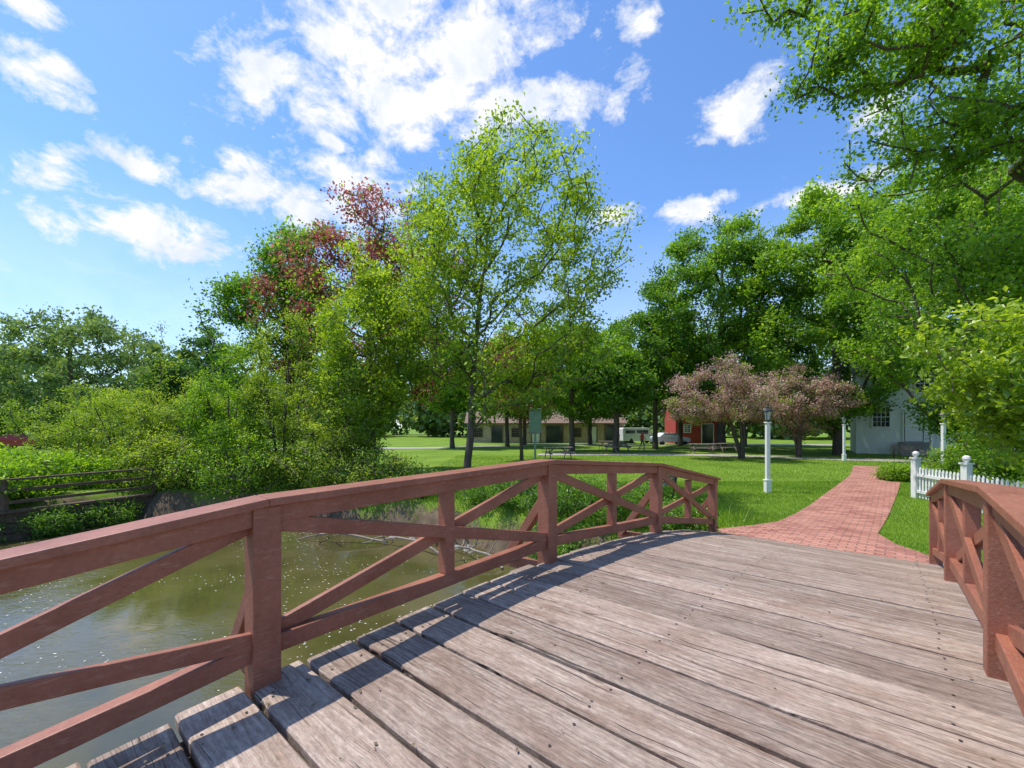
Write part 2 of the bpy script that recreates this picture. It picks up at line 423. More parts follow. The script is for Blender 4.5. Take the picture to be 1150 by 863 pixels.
for ca,rr,up in ((0,1,.002),(PI/2,.5,.006),(PI,1,.003),(1.5*PI,.5,.001)):
    V.append(np.stack([lb+np.cos(an+ca)*s_*rr,la+np.sin(an+ca)*s_*rr,dz(la)+.007+up],-1))
np_mesh('leaf_litter',np.stack(V,1).reshape(-1,3),np.arange(n*4).reshape(n,4),simple('litter',(.22,.16,.09),.9,.5,3,0),bridge)

# ------------------------------------------------------------------ vegetation generator
def unit(v): return v/np.maximum(1e-9,np.linalg.norm(v,axis=-1,keepdims=True))
def leaf_quads(C,size,rng,upb=.35,aspect=.6,sv=.35):
    n=len(C); nn=unit(rng.normal(size=(n,3))*.8+np.array([0,0,upb])); r=rng.normal(size=(n,3))
    u=unit(np.cross(nn,r)); v=np.cross(nn,u); s=(size*(1+rng.uniform(-sv,sv,n)))[:,None]
    fold=nn*s*.12
    V=np.stack([C-u*s*.5,C+v*s*aspect*.5+fold,C+u*s*.5,C-v*s*aspect*.5+fold],1).reshape(-1,3)
    return V,np.arange(n*4).reshape(n,4)
def tubes(P,par,r,minr=0.0,sides=5):
    i=np.array([k for k in range(len(P)) if par[k]>=0 and r[k]>=minr]); 
    if len(i)==0: return np.zeros((0,3)),np.zeros((0,4),int)
    p=np.array(par)[i]; A=P[p]; B=P[i]; d=unit(B-A); ra=np.minimum(r[p],r[i]*1.35); rb=r[i]
    ref=np.where(np.abs(d[:,2:3])>.9,np.array([[1.,0,0]]),np.array([[0,0,1.]])); u=unit(np.cross(d,ref)); v=np.cross(d,u)
    V=[]
    for Q,rr,ext in ((A,ra,-.3),(B,rb,.3)):
        for k in range(sides):
            an=2*PI*k/sides; V.append(Q+d*(ext*rr)[:,None]+(u*math.cos(an)+v*math.sin(an))*rr[:,None])
    V=np.stack(V,1).reshape(-1,3); base=(np.arange(len(i))*2*sides)[:,None]
    F=[]
    for k in range(sides):
        k2=(k+1)%sides; F.append(base+np.array([[k,k2,sides+k2,sides+k]]))
    return V,np.concatenate(F,0)
def grow(roots,targets,rng,step,trunk_r,tip,up,minz,sag,expo=.5):
    P=[];par=[]
    for chain in roots:
        for j,q in enumerate(chain):
            P.append(np.array(q,float)); par.append(-1 if j==0 else len(P)-2)
    P=np.array(P); ntr=len(P)
    dmin=np.array([np.min(np.linalg.norm(P-t,axis=1)) for t in targets]); order=np.argsort(dmin)
    buf=np.zeros((ntr+len(targets)*14,3)); buf[:ntr]=P; n=ntr; ends=[];dirs=np.zeros((len(targets),3))
    for oi in order:
        t=targets[oi]; Q=buf[:n]; d=t-Q; dist=np.linalg.norm(d,axis=1); hd=np.hypot(d[:,0],d[:,1])
        cost=dist+up*np.maximum(0,.45*hd-d[:,2])+np.where(Q[:,2]<minz,4.0,0)
        j=int(np.argmin(cost)); L=dist[j]; m=int(min(12,max(1,round(L/step)))); p0=buf[j].copy(); last=j
        dirs[oi]=(t-p0)/max(L,1e-6)
        for k in range(1,m+1):
            f=k/m; q=p0+(t-p0)*f; q[2]-=sag*L*math.sin(PI*f)*.5
            if k<m: q+=rng.normal(size=3)*.05*L/m*1.5
            buf[n]=q; par.append(last); last=n; n+=1
        ends.append(last)
    P=buf[:n]; acc=np.zeros(n); 
    for e in ends: acc[e]+=1
    for k in range(n-1,-1,-1):
        if par[k]>=0: acc[par[k]]+=acc[k]
    acc=np.maximum(acc,.6); mx=acc.max()
    r=tip+(trunk_r-tip)*(acc/mx)**expo
    return P,par,r,dirs
def envelope(c,rad,n,rng,shell=.5,lump=.3,nl=9,flatb=None):
    d=unit(rng.normal(size=(n,3))); lob=unit(rng.normal(size=(nl,3)))
    w=1-lump+np.max(np.clip(d@lob.T,0,1)**5,axis=1)*lump*1.6
    u=rng.uniform(0,1,n)**(1/3); f=shell+(1-shell)*u; f=np.where(rng.uniform(0,1,n)<.3,u,f)
    p=d*(f*w)[:,None]*np.array(rad)
    if flatb is not None: p[:,2]=np.where(p[:,2]<0,p[:,2]*flatb,p[:,2])
    return p+np.array(c)
def plant(name,base,c,rad,ncl,nleaf,size,cr,mat,seed,trunk_r=.15,trunk_top=None,minz=None,shell=.5,lump=.3,nl=9,up=.8,step=.5,tip=.008,sag=.12,
          stems=1,spread=.3,elong=1.2,mats2=None,flatb=None,upb=.35,extra=None,vflat=.6,minr=0.0,aspect=.6,bark=None):
    rng=np.random.default_rng(seed); bx,by=base; bz=float(gz(bx,by))-.08
    T=envelope(c,rad,ncl,rng,shell,lump,nl,flatb)
    if extra is not None: 
        for (ec,er,en) in extra: T=np.concatenate([T,envelope(ec,er,en,rng,.3,.3,5)])
    T[:,2]=np.maximum(T[:,2],bz+.2)
    top=trunk_top if trunk_top else c[2]+rad[2]*.55
    roots=[]
    for s_ in range(stems):
        ang=2*PI*s_/stems+rng.uniform(0,1); K=10; ch=[]
        ox,oy=(spread*math.cos(ang),spread*math.sin(ang)) if stems>1 else (0,0)
        for k in range(K+1):
            f=k/K; tx=c[0]+ox*rad[0]*1.2; ty=c[1]+oy*rad[1]*1.2
            x=bx+ox*.3+(tx-bx)*f**1.3; y=by+oy*.3+(ty-by)*f**1.3
            w=.05*(top-bz)*.25
            ch.append((x+(rng.normal()*w*.5 if 0<k else 0)*.6,y+(rng.normal()*w*.5 if 0<k else 0)*.6,bz+(top-bz)*f))
        roots.append(ch)
    mz=minz if minz is not None else bz+(c[2]-rad[2]-bz)*.6
    P,par,r,dirs=grow(roots,T,rng,step,trunk_r,tip,up,mz,sag)
    par=np.array(par); 
    e=empty(name,(bx,by,bz)); off=np.array([bx,by,bz])
    for s_ in range(stems): r[s_*11]*=1.35
    V,F=tubes(P,par,r,minr,6)
    np_mesh('trunk_and_branches',V-off,F,bark or M_bark,e,smooth=True)
    w=rng.uniform(.4,1.6,len(T)); w/=w.sum(); cnt=rng.multinomial(nleaf,w); ci=np.repeat(np.arange(len(T)),cnt); n=len(ci)
    dl=rng.normal(size=(n,3))*cr*.5*np.array([1,1,vflat])
    L=T[ci]+dirs[ci]*(rng.uniform(-elong,.5,n)*cr)[:,None]+dl
    gl=gz(L[:,0],L[:,1]); L[:,2]=np.maximum(L[:,2],np.maximum(gl,WL)+.03)
    V,F=leaf_quads(L,size,rng,upb,aspect)
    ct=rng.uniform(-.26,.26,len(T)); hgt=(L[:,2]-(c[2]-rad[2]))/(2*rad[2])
    tint=np.clip(.36+ct[ci]+.2*hgt+rng.normal(0,.12,n)+.12*dl[:,2]/(cr*.5*vflat),0,1)  # last term paints light on clump tops and shade below into the leaf tint
    if mats2 is not None:
        m2,frac=mats2; sel=rng.uniform(0,1,len(T))<frac; mi=(sel[ci]^(rng.uniform(0,1,n)<.12)).astype(int)
        np_mesh('foliage',V-off,F,[mat,m2],e,{'tint':tint},midx=mi)
    else: np_mesh('foliage',V-off,F,mat,e,{'tint':tint})
    return e

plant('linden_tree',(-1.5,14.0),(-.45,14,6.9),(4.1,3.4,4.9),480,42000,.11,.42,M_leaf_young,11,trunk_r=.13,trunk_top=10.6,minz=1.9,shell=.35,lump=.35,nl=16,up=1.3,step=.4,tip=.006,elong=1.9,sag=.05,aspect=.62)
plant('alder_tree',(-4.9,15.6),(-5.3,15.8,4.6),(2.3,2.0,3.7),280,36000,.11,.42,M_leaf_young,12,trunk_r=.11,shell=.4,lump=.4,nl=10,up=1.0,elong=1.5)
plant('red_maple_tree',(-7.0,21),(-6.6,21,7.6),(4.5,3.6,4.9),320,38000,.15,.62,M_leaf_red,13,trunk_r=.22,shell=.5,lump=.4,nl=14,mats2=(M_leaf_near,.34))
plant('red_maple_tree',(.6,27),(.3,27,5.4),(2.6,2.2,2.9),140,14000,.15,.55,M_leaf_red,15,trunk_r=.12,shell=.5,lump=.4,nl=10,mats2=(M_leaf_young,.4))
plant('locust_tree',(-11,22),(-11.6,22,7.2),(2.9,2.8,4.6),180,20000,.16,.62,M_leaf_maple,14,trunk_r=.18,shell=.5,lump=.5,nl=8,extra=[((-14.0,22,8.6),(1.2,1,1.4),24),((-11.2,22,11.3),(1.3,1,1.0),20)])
shr=[(-19.5,20,2.0,2.6,2.3,1.8,21),(-15.6,17.6,1.8,2.5,2.1,2.0,22),(-13.0,17.0,2.1,2.2,2.0,2.3,23),(-10.6,16.4,2.3,2.2,2.0,2.6,24),(-8.4,16.0,2.7,2.1,2.0,3.0,25),(-6.2,14.7,1.2,1.7,1.3,1.6,26),(-9.0,14.5,.8,1.7,1.1,1.3,27),(-11.4,15.3,.7,1.6,1.0,1.3,28),(-4.0,13.6,.55,1.2,.9,.95,29),(-12.6,15.6,.6,1.5,.9,1.1,30)]
for k,(x,y,cz,rx,ry,rz_,sd) in enumerate(shr):
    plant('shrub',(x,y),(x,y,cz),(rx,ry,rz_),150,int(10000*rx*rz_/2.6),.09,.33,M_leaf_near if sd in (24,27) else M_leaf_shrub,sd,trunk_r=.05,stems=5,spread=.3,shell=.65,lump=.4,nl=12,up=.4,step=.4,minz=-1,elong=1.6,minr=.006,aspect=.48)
for k,(x,y) in enumerate([(-15.3,13.4),(-17.5,15.2),(-15.0,15.4),(-20,17),(-23,18.5),(-14.6,12.2)]):
    plant('garden_bush',(x,y),(x,y,.45),(1.5,1.1,.8),60,5000,.11,.35,M_leaf_near,40+k,trunk_r=.03,stems=4,shell=.6,up=.3,minz=-1,minr=.006)
for k,(x,y,h,w) in enumerate([(-2.6,13.1,.7,.9),(.2,11.2,.9,1.0),(1.3,10.0,.95,1.0),(2.35,9.0,.85,.8),(3.1,8.3,.6,.6),(1.9,10.6,.6,.8),(.9,9.4,.3,.7),(-.6,12.0,.5,.8)]):
    b0=float(gz(x,y))
    plant('bank_plant',(x,y),(x,y,b0+h*.5),(w,w*.8,h*.6),80,5200,.07,.22,M_weed,50+k,trunk_r=.018,stems=5,spread=.4,shell=.5,up=.3,minz=-2,elong=2.0,step=.2,minr=.003,tip=.003,aspect=.4)
bg=[('oak_tree',5.2,38,7.6,3.9,4.6,61),('oak_tree',13.8,42,8.6,4.8,5.6,62),('oak_tree',-.5,47,8,4.3,4.6,63),('oak_tree',-6,44,6.5,3.8,4,64),('oak_tree',18.5,48,8,4.6,6.0,65),('oak_tree',8.6,36,5.9,2.6,3.0,66),('oak_tree',1.5,52,5.4,4.0,3.2,67),('oak_tree',9.5,53,6.0,4.0,3.6,68)]
for nme,x,y,cz,r,rz_,sd in bg:
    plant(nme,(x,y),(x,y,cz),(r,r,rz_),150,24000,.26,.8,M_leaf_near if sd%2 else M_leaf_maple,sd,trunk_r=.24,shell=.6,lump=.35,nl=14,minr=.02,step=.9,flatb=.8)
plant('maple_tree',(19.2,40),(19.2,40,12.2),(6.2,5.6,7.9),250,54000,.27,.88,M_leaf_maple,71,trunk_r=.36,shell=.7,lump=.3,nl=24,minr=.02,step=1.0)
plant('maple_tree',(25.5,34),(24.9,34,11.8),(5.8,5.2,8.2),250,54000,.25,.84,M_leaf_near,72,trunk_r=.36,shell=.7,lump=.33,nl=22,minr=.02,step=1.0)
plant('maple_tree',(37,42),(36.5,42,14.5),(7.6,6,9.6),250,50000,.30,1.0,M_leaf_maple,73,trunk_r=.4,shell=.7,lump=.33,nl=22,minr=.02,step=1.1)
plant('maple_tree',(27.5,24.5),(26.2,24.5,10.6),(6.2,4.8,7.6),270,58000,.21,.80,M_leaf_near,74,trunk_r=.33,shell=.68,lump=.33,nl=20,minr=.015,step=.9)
plant('maple_tree',(26.5,50),(26.5,50,9),(5.5,5,6),180,22000,.32,1.1,M_leaf_maple,75,trunk_r=.3,shell=.66,minr=.03,step=1.1)
plant('crabapple_tree',(15.3,29),(14.4,29,4.0),(3.4,2.7,2.5),210,26000,.12,.48,M_blossom,81,trunk_r=.13,stems=3,spread=.25,shell=.5,lump=.4,nl=12,minz=.9,flatb=.75,mats2=(M_leaf_shrub,.13),up=.9)
plant('crabapple_tree',(20.4,31),(20.4,31,3.7),(3.2,2.5,2.3),190,22000,.12,.48,M_blossom,82,trunk_r=.12,stems=3,spread=.25,shell=.5,lump=.4,nl=12,minz=.9,flatb=.75,mats2=(M_leaf_shrub,.15),up=.9)
plant('ash_tree',(15.2,10.2),(13.8,10.5,8.6),(5.0,4.4,6.6),480,70000,.11,.46,M_leaf_near,91,trunk_r=.24,trunk_top=12,minz=2.2,shell=.5,lump=.38,nl=18,up=.7,step=.5,elong=1.6,
      extra=[((8.2,9.6,10.4),(2.3,1.5,.75),60),((9.8,9.8,8.6),(1.5,1.4,.9),34),((7.0,10.0,12.0),(1.6,1.2,.6),16),((11.2,9.6,5.6),(1.7,1.3,1.1),45)])
plant('young_maple_tree',(9.9,6.9),(9.1,7.1,2.75),(2.4,1.3,1.4),190,15000,.115,.34,M_leaf_young,92,trunk_r=.06,minz=.5,shell=.3,lump=.45,nl=12,up=.6,step=.3,tip=.004,elong=1.8)
for k,(x,y,h,w) in enumerate([(13.2,12.0,1.4,1.2),(12.6,9.9,1.0,.9),(15,13.5,2.0,1.5),(15.3,17,.5,.8),(18.9,18.5,1.2,1.3),(12.4,8.0,1.1,1.0),(10.4,7.6,.7,.8),(17.2,15.2,3.0,1.6)]):
    plant('garden_bush',(x,y),(x,y,h*.5),(w,w*.9,h*.6),90,7000,.085,.28,M_leaf_near,100+k,trunk_r=.03,stems=5,spread=.4,shell=.6,up=.3,minz=-1,minr=.006)
plant('willow_tree',(-46,45),(-45.5,45,8.6),(6.4,5,6.2),130,13000,.36,1.1,M_leaf_far,111,trunk_r=.35,shell=.6,lump=.5,nl=12,minr=.03,step=1.1)
plant('poplar_tree',(-40,52),(-40,52,5.5),(4.8,4,4.2),120,15000,.36,1.1,M_leaf_dark,112,trunk_r=.3,shell=.6,minr=.03,step=1.1)
plant('poplar_tree',(-58,70),(-58,70,11.5),(3.8,3.6,6.5),80,4500,.4,1.2,M_leaf_far,113,trunk_r=.3,shell=.5,lump=.5,minr=.02,step=1.1)
plant('hickory_tree',(-47,68),(-47,68,9.5),(5.6,4.5,7.2),120,14000,.42,1.1,M_leaf_dark,114,trunk_r=.3,shell=.6,lump=.5,minr=.03,step=1.1)
rng=np.random.default_rng(5); C=[];TT=[]
for k in range(150):
    az=math.radians(rng.uniform(-78,78)); D=rng.uniform(85,130); x=D*math.sin(az); y=D*math.cos(az); h=rng.uniform(7,15) if az<-.2 else rng.uniform(9,17); rr=rng.uniform(4,7)
    m=90; cc=envelope((x,y,h*.55),(rr,rr,h*.5),m,rng,.7,.3); ci=np.repeat(np.arange(m),7)
    C.append(cc[ci]+rng.normal(size=(m*7,3))*.6); TT.append(np.clip(.4+rng.uniform(-.25,.2)+rng.normal(0,.15,m*7),0,1))
C=np.concatenate(C); C[:,2]=np.maximum(C[:,2],.1); V,F=leaf_quads(C,1.3,rng,.2,.8)
np_mesh('distant_trees',V,F,M_leaf_far,None,{'tint':np.concatenate(TT)})
def blades(name,n,xr,yr,h,w,seed):
    rng=np.random.default_rng(seed); x=rng.uniform(*xr,n); y=rng.uniform(*yr,n)
    a=x*ST+y*CT; b=x*CT-y*ST; s=sdf(x,y)
    pa=[q[0] for q in PATH]; lo=np.interp(a,pa,[q[1] for q in PATH]); hi=np.interp(a,pa,[q[2] for q in PATH])
    jj=rng.normal(0,.025,n)
    onp=(a>8.5)&(a<30)&(b>lo+jj)&(b<hi+jj)
    deck=(a<8.7)&(a>-3.2)&(b>-2.6)&(b<.6)
    ok=(~onp)&(~deck)&(s>.35)&(x/y<1.3); x,y,a=x[ok],y[ok],a[ok]; n=len(x); z=gz(x,y)
    an=rng.uniform(0,2*PI,n); hh=h*rng.uniform(.5,1.3,n); ln=rng.normal(0,.4,(n,2))*hh[:,None]
    dx=np.cos(an)*w/2; dy=np.sin(an)*w/2
    V=np.stack([np.stack([x-dx,y-dy,z-.005],-1),np.stack([x+dx,y+dy,z-.005],-1),np.stack([x+ln[:,0],y+ln[:,1],z+hh],-1)],1).reshape(-1,3)
    t=np.clip(.42+.22*np.sin(x*1.3+np.sin(y*.9))*np.cos(y*1.1)+rng.normal(0,.2,n),0,1)
    np_mesh(name,V,np.arange(n*3).reshape(n,3),M_grass,None,{'tint':t})
blades('grass',150000,(1.5,15),(6.5,17),.05,.013,1)
blades('grass',70000,(-4,26),(13,32),.055,.025,2)
blades('tall_grass',16000,(-4,5.5),(6.5,14.5),.22,.016,3)

# ------------------------------------------------------------------ rocks and fallen branches on bank
import bmesh
def rocks(name,lst):
    bm=bmesh.new(); rng=random.Random(4)
    for x,y,s in lst:
        z=max(float(gz(x,y)),WL-.05)
        r=bmesh.ops.create_icosphere(bm,subdivisions=2,radius=s)
        q=(rng.uniform(.8,1.3),rng.uniform(.7,1.1),rng.uniform(.45,.7)); ph=rng.uniform(0,9)
        for v in r['verts']:
            c=v.co; k=1+.22*math.sin(c.x/s*3+ph)*math.cos(c.y/s*2.6+ph)+.1*math.sin(c.z/s*6+ph)
            v.co=Vector((c.x*q[0]*k+x,c.y*q[1]*k+y,c.z*q[2]*k+z))
    me=bpy.data.meshes.new(name); bm.to_mesh(me); bm.free(); me.materials.append(M_rock); link(bpy.data.objects.new(name,me))
rl=[]
for i in range(6):
    p,q=POND[i],POND[i+1]
    for k in range(7):
        f=random.random(); rl.append((p[0]+(q[0]-p[0])*f+random.uniform(-.2,.2),p[1]+(q[1]-p[1])*f+random.uniform(-.25,.15),random.uniform(.06,.2)))
rocks('bank_rocks',rl)
rg=np.random.default_rng(8)
for k,(x,y,an,L) in enumerate([(-1.6,10.2,2.6,2.2),(-3.2,11.2,3.0,2.6),(-.2,9.2,2.3,1.8),(-2.4,10.8,.6,1.7)]):
    ch=[np.array([x+math.cos(an)*L*f+rg.normal()*.03,y+math.sin(an)*L*f+rg.normal()*.03,WL+.05+.35*f*(1-f)*2+rg.normal()*.02]) for f in np.linspace(0,1,8)]
    T=[ch[3+int(rg.integers(0,4))]+np.array([rg.normal()*.3,rg.normal()*.3,abs(rg.normal())*.3]) for _ in range(9)]
    P,par,r,_=grow([ch],np.array(T),rg,.15,.03,.005,0,-5,0)
    V,F=tubes(P,par,r,0,5); np_mesh('fallen_branch',V,F,M_greywood,smooth=True)

# ------------------------------------------------------------------ left timber wall and fence
mb=MB(); wl=[(-12.2,14.9),(-13.5,11.6),(-15,8.0),(-18,.3)]
for i in range(3):
    p,q=wl[i],wl[i+1]
    for z,k in ((-1.15,0),(-.88,.012),(-.61,0),(-.34,.012)):
        mb.beam((p[0]+k,p[1],z),(q[0]+k,q[1],z),.12,.255)
    mb.beam((p[0],p[1],-.17),(q[0],q[1],-.17),.3,.07)
mb.obj('timber_retaining_wall',M_timber,bevel=.01)
mb=MB()
for i in range(3):
    p,q=Vector((*wl[i],0)),Vector((*wl[i+1],0)); L=(q-p).length; m=max(1,int(L/2.2))
    for k in range(m+1 if i==2 else m):
        c=p+(q-p)*k/m; mb.beam((c.x,c.y,-.135),(c.x,c.y,.66),.11,.11,up=(0,1,0))
    for z,h in ((.70,.05),(.40,.09),(.08,.09)):
        mb.beam((p.x,p.y,z),(q.x,q.y,z),.15 if h<.06 else .045,h)
mb.obj('wooden_fence',M_timber,bevel=.008)
for k,(x,y) in enumerate([(-13.0,12.4),(-12.6,13.6),(-13.7,10.8),(-14.3,9.4)]):
    plant('bank_plant',(x,y),(x+.15,y,-.60),(.5,.9,.42),55,3200,.08,.2,M_weed,130+k,trunk_r=.015,stems=5,spread=.4,shell=.5,up=.3,minz=-2,elong=2.0,step=.2,minr=.003,tip=.003,aspect=.4)

# ------------------------------------------------------------------ lamps
def lamp(x,y,h=2.75):
    z=float(gz(x,y)); e=empty('street_lamp',(x,y,z)); mb=MB()
    mb.box((0,0,.18),(.17,.17,.40)); mb.box((0,0,.40),(.20,.20,.04)); mb.beam((0,0,.42),(0,0,h-.5),.115,.115,up=(0,1,0)); mb.box((0,0,h-.49),(.17,.17,.04))
    mb.obj('post',M_white,e,.008)
    mb=MB(); mb.lathe((0,0,h-.47),[(.03,0),(.03,.05),(.085,.06)],8)
    for k in range(4):
        a=PI/4+k*PI/2; mb.beam((.085*math.cos(a),.085*math.sin(a),h-.41),(.135*math.cos(a),.135*math.sin(a),h-.14),.014,.014)
    mb.lathe((0,0,h-.14),[(.16,0),(.165,.02),(.10,.09),(.05,.12),(.05,.15),(.015,.18),(.012,.22)],8)
    mb.obj('lantern_frame',M_black,e)
    mb=MB(); mb.lathe((0,0,h-.41),[(.065,.002),(.108,.268)],4); o=mb.obj('lantern_glass',M_glass,e)
lamp(8.26,14.1); lamp(20.7,27.2); lamp(17.6,17.8); lamp(29,30.2)

# ------------------------------------------------------------------ picket fence
fp=[(11.75,12.7),(10.75,8.9),(11.3,6.4)]
mb=MB()
for i in range(2):
    p,q=Vector((*fp[i],0)),Vector((*fp[i+1],0)); L=(q-p).length; d=(q-p)/L; nrm=Vector((-d.y,d.x,0))
    for z in (.25,.72): mb.beam(p+Vector((0,0,z)),q+Vector((0,0,z)),.04,.075)
    m=int(L/.135)
    for k in range(1,m):
        c=p+d*(k*L/m)+nrm*.034; w=.035; h=.95; t=.011
        pr=[(-w,.06),(w,.06),(w,h-.06),(0,h),(-w,h-.06)]
        vs=[c+d*a+nrm*t*s_+Vector((0,0,z)) for s_ in (-1,1) for a,z in pr]
        mb.add(vs,[(0,1,2,3,4),(9,8,7,6,5)]+[(j,5+j,5+(j+1)%5,(j+1)%5) for j in range(5)])
for (x,y) in fp+[((fp[0][0]+fp[1][0])/2,(fp[0][1]+fp[1][1])/2)]:
    h=1.18; mb.beam((x,y,-.05),(x,y,h),.15,.15,up=(0,1,0)); mb.box((x,y,h+.02),(.2,.2,.04)); mb.lathe((x,y,h+.04),[(.04,0),(.035,.02),(.07,.06),(.085,.1),(.07,.15),(.03,.18)],10)
mb.obj('picket_fence',M_white)

# ------------------------------------------------------------------ sign
e=empty('park_sign',(1.06,20,float(gz(1.06,20)))); mb=MB()
mb.beam((-.0,0,-.1),(-.0,0,1.95),.09,.09,up=(0,1,0)); mb.obj('post',M_signgreen,e,.005)
mb=MB(); mb.box((0,-.07,2.35),(.56,.04,1.15)); mb.obj('panel',M_signgreen,e,.01)
mb=MB(); mb.box((0,-.093,2.86),(.60,.06,.05)); mb.box((0,-.093,1.80),(.60,.06,.05)); mb.obj('frame',M_greywood,e)

# ------------------------------------------------------------------ picnic tables, bench
def picnic(x,y,rz):
    e=empty('picnic_table',(x,y,float(gz(x,y))),rz); mb=MB()
    for k in range(5): mb.box((0,-.30+k*.15,.75),(1.85,.138,.04))
    for s_ in (-1,1):
        for k in (0,1): mb.box((0,s_*(.62+.15*k),.45),(1.85,.138,.04))
        X=s_*.68
        mb.beam((X,-.75,0),(X,-.22,.729),.04,.09); mb.beam((X,.75,0),(X,.22,.729),.04,.09)
        mb.beam((X+.045,-.84,.385),(X+.045,.84,.385),.04,.09); mb.beam((X+.045,-.36,.685),(X+.045,.36,.685),.04,.08)
        mb.beam((X-.05*s_,0,.40),(X*.35,0,.72),.04,.08)
    mb.obj('table_and_benches',M_greywood,e,.004)
picnic(3.0,28.5,.2); picnic(9.2,42,-.4); picnic(8.8,36.5,.5); picnic(14.8,34,-.2); picnic(17.5,36,.3)
def bench(x,y,rz):
    e=empty('park_bench',(x,y,float(gz(x,y))),rz); mb=MB()
    for k in range(4): mb.box((0,-.2+k*.12,.45),(1.5,.1,.03))
    for k in range(3): mb.beam((-.75,.26+.03*k,.58+.12*k),(.75,.26+.03*k,.58+.12*k),.025,.095)
    mb.obj('seat_and_back',M_greywood,e,.004); mb=MB()
    for X in (-.6,.6):
        mb.beam((X,-.2,0),(X,-.2,.43),.05,.05,up=(0,1,0)); mb.beam((X,.2,0),(X,.36,.9),.05,.05,up=(0,1,0)); mb.beam((X,-.22,.64),(X,.27,.64),.06,.035); mb.beam((X,-.2,.40),(X,-.2,.63),.045,.045,up=(0,1,0))
    mb.obj('frame',M_timber,e,.004)
bench(4.2,12.6,-2.3); bench(26.6,29.5,-.6)

# ------------------------------------------------------------------ buildings
def gable(name,c,L,W,wh,rh,rz,wallm,roofm,openings,axis_over=.35,chim=None,trim=M_white):
    e=empty(name,(c[0],c[1],float(gz(*c))-.02),rz); mb=MB()
    vs=[(-L/2,-W/2,0),(L/2,-W/2,0),(L/2,W/2,0),(-L/2,W/2,0),(-L/2,-W/2,wh),(L/2,-W/2,wh),(L/2,W/2,wh),(-L/2,W/2,wh),(-L/2,0,wh+rh),(L/2,0,wh+rh)]
    mb.add(vs,[(0,1,5,4),(2,3,7,6),(1,2,6,9,5),(3,0,4,8,7)]); mb.obj('walls',wallm,e)
    mb=MB(); o=axis_over
    for s_ in (-1,1):
        sl=rh/(W/2); p=[(-L/2-o,s_*(W/2+o),wh-sl*o),(L/2+o,s_*(W/2+o),wh-sl*o),(L/2+o,0,wh+rh),(-L/2-o,0,wh+rh)]
        vs=[(a,b,z+.03) for a,b,z in p]+[(a,b,z+.17) for a,b,z in p]
        mb.add(vs,[(0,1,2,3),(7,6,5,4),(0,4,5,1),(1,5,6,2),(3,2,6,7),(0,3,7,4)])
    mb.obj('roof',roofm,e)
    wm=MB();fm=MB();dm=MB()
    for (x,z,w,h,kind) in openings:
        y=-W/2
        wm.box((x,y-.01,z),(w,.04,h),0)
        for (cx,cz,ww,hh) in ((x,z+h/2+.05,w+.2,.1),(x,z-h/2-.04,w+.2,.08),(x-w/2-.05,z,.1,h-.004),(x+w/2+.05,z,.1,h-.004)):
            fm.box((cx,y-.03,cz),(ww,.1,hh))
        if kind=='w':
            fm.box((x,y-.035,z),(w,.03,.05)); fm.box((x,y-.033,z),(.04,.028,h))
            for k in (-1,1): fm.box((x+k*w/4,y-.031,z),(.025,.026,h)); fm.box((x,y-.029,z+k*h/4),(w,.024,.025))
        if kind=='d':
            dm.box((x,y-.034,z),(w*.9,.04,h*.97))
    wm.obj('windows',M_dglass,e); fm.obj('window_frames',trim,e)
    if dm.v: dm.obj('doors',M_white,e)
    if chim:
        mb=MB(); mb.box((chim,0,wh+rh+.3),(.7,.6,1.4)); mb.obj('chimney',M_stone,e)
    return e
op=[(-9,1.4,1.0,1.1,'w'),(-6.5,1.15,1.4,2.2,'o'),(-4,1.4,1.0,1.1,'w'),(-1.3,1.15,1.1,2.2,'d'),(1.2,1.15,2.2,2.3,'o'),(4.2,1.4,1,1.1,'w'),(6.3,1.15,1.1,2.2,'d'),(8.8,1.3,1.6,2.2,'o')]
gable('stone_house',(4.5,62),21,7,2.7,1.9,0,M_stone,M_shingle,op,chim=-5,trim=M_browntrim)
gable('red_barn',(23.9,58),5.6,7,4.2,2.6,-.15,M_redpaint,M_greyroof,[(1.0,1.3,1.3,2.5,'o'),(-1.4,2.0,.7,.9,'w')])
gable('white_house',(33.6,34.5),10.5,6,6.6,2.4,-.6,M_clap,M_greyroof,[(-3.7,2.9,1.0,1.5,'w'),(-1.8,2.1,1.1,2.2,'d'),(.6,2.9,1.0,1.5,'w'),(3.4,2.9,1.0,1.5,'w'),(-3.7,5.4,1.0,1.3,'w'),(-1.2,5.4,1.0,1.3,'w')],chim=3)
mb=MB()
for k in range(6):
    hh=1.0-.17*k; mb.box((0,-.28*k,hh/2),(1.8,.277,max(.1,hh)))
mb.obj('stone_steps',M_rock,loc=(30.25,32.8,-.02),rz=-.6)
gable('distant_house',(-62,88),14,8,3.5,3,.5,M_clap,M_greyroof,[(-3,1.8,1.2,1.4,'w'),(2,1.8,1.2,1.4,'w')])

